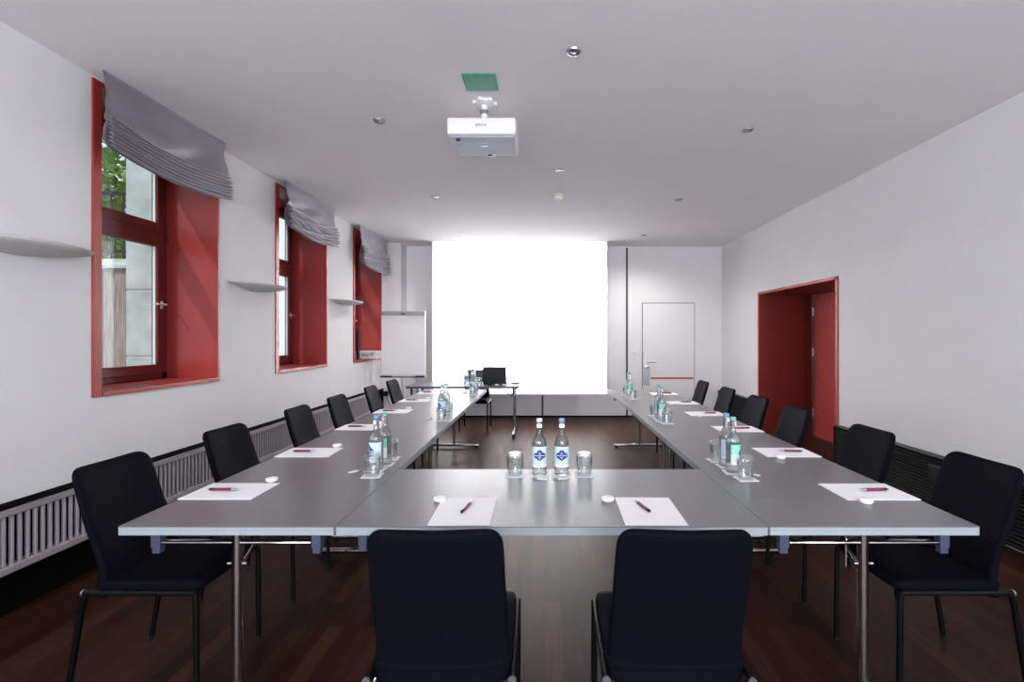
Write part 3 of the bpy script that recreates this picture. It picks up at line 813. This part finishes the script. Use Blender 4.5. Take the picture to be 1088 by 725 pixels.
# ------------------------------------------------------------------ bottles, glasses, coasters
def make_bottle(lab, cap):
    r = empty('water_bottle')
    f = MB(); f.lathe([(0, .002), (.024, .0), (.034, .003), (.0365, .010), (.0365, .152), (.0360, .163), (.0335, .176), (.0290, .188), (.0225, .198), (.0172, .205), (.0152, .213), (.0146, .240), (.0142, .262), (.0150, .264), (.0145, .268), (0, .268)], 32, cap=False)
    f.build('glass_body', M['bottle'], r, smooth=True)
    MB().lathe([(.0148, .2695), (.0156, .270), (.0156, .281), (.0140, .2845), (0, .2848)], 24, cap=False).build('cap', M[cap], r, smooth=True)
    MB().lathe([(.0372, .045), (.0372, .148)], 28, cap=False, a0=R(-200), a1=R(20)).build('label', M[lab], r, smooth=True)
    lo = MB().lathe([(.0373, .0452), (.0373, .098 if lab == 'label_green' else .058)], 28, cap=False, a0=R(-200), a1=R(20)).build('lower_label', M['label_white'] if lab != 'label_white' else M['label_blue'], r, smooth=True)
    # blue quatrefoil emblem bent round the bottle
    f = MB(); rad = .0378
    def disc(cu, cz, s, n=20):
        ring = [(cu + s * math.cos(2 * PI * k / n), cz + s * math.sin(2 * PI * k / n)) for k in range(n)]
        ctr = f.bm.verts.new((rad * math.sin(cu / rad), -rad * math.cos(cu / rad), cz))
        vs = [f.bm.verts.new((rad * math.sin(u / rad), -rad * math.cos(u / rad), z)) for u, z in ring]
        for k in range(n): f.bm.faces.new((ctr, vs[k], vs[(k + 1) % n]))
    for (u, z, s) in ((-.0165, .104, .0150), (.0165, .104, .0150), (0, .119, .0140), (0, .0945, .0150), (0, .105, .016)): disc(u, z, s)
    f.build('emblem', M['emblem'], r)
    f = MB(); rad = .0384
    def band(u0, u1, z0, z1):
        n = 6; lo_ = []; hi_ = []
        for k in range(n + 1):
            u = u0 + (u1 - u0) * k / n; lo_.append((rad * math.sin(u / rad), -rad * math.cos(u / rad), z0)); hi_.append((rad * math.sin(u / rad), -rad * math.cos(u / rad), z1))
        f.loops([lo_, hi_], False, False)
    band(-.001, .001, .086, .124)
    for (a_, c_) in ((-.018, -.012), (-.010, -.004), (.004, .010), (.012, .018)): band(a_ * 1.25, c_ * 1.25, .1025, .1060)
    for (a_, c_) in ((-.008, -.003), (.003, .008)): band(a_, c_, .113, .115); band(a_, c_, .094, .096)
    f.build('emblem_lines', M['label_white'], r)
    MB().lathe([(.0158, .240), (.0158, .258)], 20, cap=False, a0=R(-150), a1=R(-30)).build('neck_label', M['label_white'], r, smooth=True)
    return r
def make_glass():
    f = MB()   # stands upside down: rim on the table, thick base on top
    f.lathe([(.0300, 0), (.0325, .0005), (.0372, .030), (.0405, .070), (.0410, .094), (.0385, .106), (.032, .112), (0, .113)], 32, cap=False)
    f.lathe([(.0300, 0), (.0355, .040), (.0385, .072), (.0380, .090), (.030, .097), (0, .098)], 32, cap=False)
    bmesh.ops.remove_doubles(f.bm, verts=f.bm.verts[:], dist=1e-6)
    return f.build('drinking_glass', M['tumbler'], smooth=True)
def make_coaster():
    f = MB().box(-.047, .047, -.047, .047, 0, .0022)
    return f.build('coaster', M['white_paper'])
def make_opener():
    o = empty('bottle_opener')
    MB().box(-.011, .011, -.034, .016, .0005, .006, .002).build('grip', M['white_plastic'], o)
    f = MB().lathe([(.008, .0015), (.014, .0015), (.014, .0055), (.008, .0055), (.008, .0015)], 18, c=(0, .026, 0), cap=False)
    f.build('ring', M['steel'], o, smooth=True)
    return o
BT = {('label_blue', 'cap_blue'): make_bottle('label_blue', 'cap_blue'), ('label_green', 'cap_green'): make_bottle('label_green', 'cap_green'), ('label_pale', 'cap_white'): make_bottle('label_pale', 'cap_white')}
GL, CO, OP = make_glass(), make_coaster(), make_opener()
fresh = {id(v): True for v in list(BT.values()) + [GL, CO, OP]}
def inst(o):
    if fresh.get(id(o)): fresh[id(o)] = False; return o
    return copy_tree(o)
def coaster(x, y, lb, rz=0):
    c = inst(CO); c.location = (x, y, TH + .0003); c.rotation_euler = (0, 0, R(rz)); tag(c, lb, 'coaster', 'square white paper coasters')
def bottle(x, y, kind, lb, rz=0, z=TH + .0026):
    c = inst(BT[kind]); c.location = (x, y, z); c.rotation_euler = (0, 0, R(rz)); tag(c, lb, 'bottle', 'glass water bottles on the tables')
def glass(x, y, lb, z=TH + .0026):
    c = inst(GL); c.location = (x, y, z); tag(c, lb, 'glass', 'upturned drinking glasses on the tables')
KB, KG, KW = ('label_blue', 'cap_blue'), ('label_green', 'cap_green'), ('label_pale', 'cap_white')
# front table centre
y = 2.525
for (x, what, side) in ((-.151, 'glass', 'left'), (-.028, 'bw', 'left'), (.085, 'bb', 'right'), (.199, 'glass', 'right')):
    coaster(x, y, 'square white coaster under the %s %s at the centre of the front table' % (side, 'glass' if what == 'glass' else 'bottle'))
    if what == 'glass': glass(x, y, 'upturned drinking glass %s of the two bottles at the centre of the front table' % side)
    elif what == 'bw': bottle(x, y, KW, 'glass water bottle with pale cap and pale green label, front table centre', 3)
    else: bottle(x, y, KB, 'glass water bottle with blue cap and pale blue label, front table centre', -2)
for (x, rz, s) in ((-.022, 75, 'left'), (.078, 105, 'right')):
    o = inst(OP); o.location = (x, 2.447, TH + .0005); o.rotation_euler = (0, 0, R(rz)); tag(o, 'small white bottle opener lying before the %s bottle of the front table' % s, 'bottle opener', 'white bottle openers')
def cluster(x, ys, where, flip, rz0, opener=None):
    kinds = ('glass', KB, KG, 'glass') if not flip else ('glass', KG, KB, 'glass')
    for i, (y, k) in enumerate(zip(ys, kinds)):
        xx = x + (.012, -.006, .004, -.004)[i]
        nm = ('near glass', 'near bottle', 'far bottle', 'far glass')[i]
        coaster(xx, y, 'square white coaster under the %s of the %s' % (nm, where), (4, -3, 2, 5)[i])
        if k == 'glass': glass(xx, y, 'upturned drinking glass, %s end of the %s' % ('near' if i == 0 else 'far', where))
        else: bottle(xx, y, k, 'glass water bottle with %s cap in the %s' % ('blue' if k == KB else 'green', where), rz0 + (0, 12, -14, 0)[i])
    if opener:
        o = inst(OP); o.location = (opener[0], opener[1], TH + .0005); o.rotation_euler = (0, 0, R(opener[2])); tag(o, 'small white bottle opener lying beside the ' + where, 'bottle opener', 'white bottle openers')
cluster(-.880, (2.515, 2.625, 2.735, 2.86), 'nearest left-row bottle group', False, -62, (-.985, 2.585, -35))
cluster(-.878, (4.17, 4.30, 4.42, 4.58), 'second left-row bottle group', False, -55, (-.985, 4.24, -35))
cluster(-.885, (6.02, 6.14, 6.26, 6.39), 'farthest left-row bottle group', False, -50, (-.995, 6.18, -35))
cluster(.975, (2.46, 2.575, 2.70, 2.82), 'nearest right-row bottle group', True, 62, (1.055, 2.53, 35))
cluster(.972, (4.03, 4.15, 4.28, 4.42), 'second right-row bottle group', True, 55, None)
cluster(.975, (5.60, 5.73, 5.87, 6.00), 'farthest right-row bottle group', True, 50, (1.06, 5.66, 35))
# laptop table
bottle(-1.14, 7.22, KB, 'glass water bottle on the laptop table, left of its two', 20, TH + .0006)
bottle(-1.035, 7.22, KG, 'glass water bottle on the laptop table, right of its two', 10, TH + .0006)
glass(-.94, 7.16, 'upturned drinking glass on the laptop table beside the laptop', TH + .0006)
lp = empty('laptop', (-.735, 7.42, TH), 0, 'open black laptop on the table in front of the screen, lid towards the viewer', 'laptop')
MB().box(-.17, .17, -.10, .14, .001, .02, .006).build('keyboard_base', M['black_plastic'], lp)
ld = MB().box(-.172, .172, -.006, .006, 0, .25, .005).build('lid', M['black_plastic'], lp, loc=(0, -.105, .014)); ld.rotation_euler = (R(8), 0, 0)
MB().box(-.155, .155, .0062, .0066, .02, .235).build('display', M['lens_black'], ld)
s = sweet.copy(); COL.objects.link(s); s.location = (-.69, 7.17, TH + .0006); tag(s, 'small round white wrapped sweet on the laptop table, left of two', 'sweet', 'white wrapped sweets on the tables')
s = sweet.copy(); COL.objects.link(s); s.location = (-.59, 7.19, TH + .0006); tag(s, 'small round white wrapped sweet on the laptop table, right of two', 'sweet', 'white wrapped sweets on the tables')
cp = empty('pen_cup', (-.79, 7.17, TH), 0, 'small black cup on the laptop table in front of the laptop', 'cup')
MB().lathe([(0, .001), (.026, .001), (.031, .07), (.028, .07), (.024, .006), (0, .006)], 20, cap=False).build('cup_wall', M['black_plastic'], cp, smooth=True)
pr = empty('presenter_remote', (-.44, 7.42, TH), R(70), 'small dark remote control lying at the right end of the laptop table', 'remote control')
MB().box(-.022, .022, -.06, .06, .001, .016, .005).build('housing', M['black_plastic'], pr)
MB().box(-.01, .01, -.02, .03, .0155, .018, .001).build('buttons', M['dark_ink'], pr)

# ------------------------------------------------------------------ flip chart
fc = empty('flip_chart', (-2.25, 7.95, 0), 0, 'white flip chart on a stand in the corner left of the screen', 'flip chart')
MB().box(-.352, .352, 0, .022, .80, 1.85, .004).build('board', M['white_plastic'], fc)
pd_ = MB().box(-.345, .345, -.010, -.001, .835, 1.785, .001).build('paper_pad', M['white_paper'], fc)
cl = MB().box(-.35, .35, -.024, .004, 1.778, 1.845, .008).build('clamp_bar', M['steel'], fc)
MB().prism([(-.05, 1.815), (.05, 1.815), (.0, 1.785)], -.029, -.024, 'xz').build('clamp_knob', M['dark_ink'], cl)
tr = MB().box(-.352, .352, -.07, .0, .795, .808, .003).build('pen_tray', M['black_plastic'], fc)
MB().box(-.352, -.18, -.075, -.005, .806, .822, .003).build('marker_holder', M['black_plastic'], tr)
MB().box(.20, .352, -.075, -.005, .806, .822, .003).build('marker_holder', M['black_plastic'], tr)
f = MB().tube([(.0, .04, .35), (.0, .04, 1.5)], .018, 12); po = f.build('pole', M['white_plastic'], fc, smooth=True)
for a_ in (90, 210, 330):
    MB().tube([(0, .04, .38), (.34 * math.cos(R(a_)), .04 + .34 * math.sin(R(a_)), .012)], .012, 10).build('leg', M['white_plastic'], fc, smooth=True)

# ------------------------------------------------------------------ things on the far sill, sockets, cord
cs = empty('tool_case', (-2.82, 8.01, 1.091), 0, 'white aluminium case with black handle on the sill of the farthest window', 'case')
MB().box(-.165, .165, -.16, .16, 0, .075, .008).build('case_body', M['white_plastic'], cs)
MB().box(-.165, .165, -.16, .16, .078, .125, .008).build('case_lid', M['white_plastic'], cs)
MB().tube([(-.045, -.163, .07), (-.045, -.185, .055), (.045, -.185, .055), (.045, -.163, .07)], .006, 8).build('handle', M['black_plastic'], cs, smooth=True)
for s_ in (-.11, .11): MB().box(s_ - .014, s_ + .014, -.167, -.158, .05, .10, .002).build('latch', M['steel'], cs)
bn = empty('flat_monitor', (-2.90, 7.74, 1.091), 0, 'thin black upright flat screen on the sill of the farthest window', 'monitor')
MB().box(-.018, .018, -.02, .045, .012, .45, .005).build('panel', M['black_plastic'], bn)
MB().box(-.045, .03, -.05, .07, 0, .013, .004).build('stand_foot', M['black_plastic'], bn)
so = empty('wall_socket', (-2.75, 8.65, .455), 0, 'black square socket box low on the corner pilaster beneath the flip chart', 'socket')
MB().box(-.045, .045, -.04, -.001, -.04, .045, .005).build('housing', M['black_plastic'], so)
f = MB(); pts = []
for k in range(25):
    t = k / 24; pts.append((-2.72 + .62 * t, 8.59 - .5 * t, .42 - .41 * min(1, t * 1.25) ** .6 + .0))
pts = [(a_, b_, max(.006, c_)) for a_, b_, c_ in pts]
f.tube(pts, .005, 8); tag(f.build('power_cord', M['black_plastic'], smooth=True), 'black power cord running from the corner socket to the floor', 'cord')
ws = empty('light_switch', (1.605, YB, 1.185), 0, 'small white switch plate left of the white door', 'switch')
MB().box(-.045, .045, -.012, -.0005, -.045, .045, .003).build('plate', M['white_plastic'], ws)
MB().box(-.028, .028, -.017, -.011, -.03, .03, .002).build('rocker', M['white_plastic'], ws)
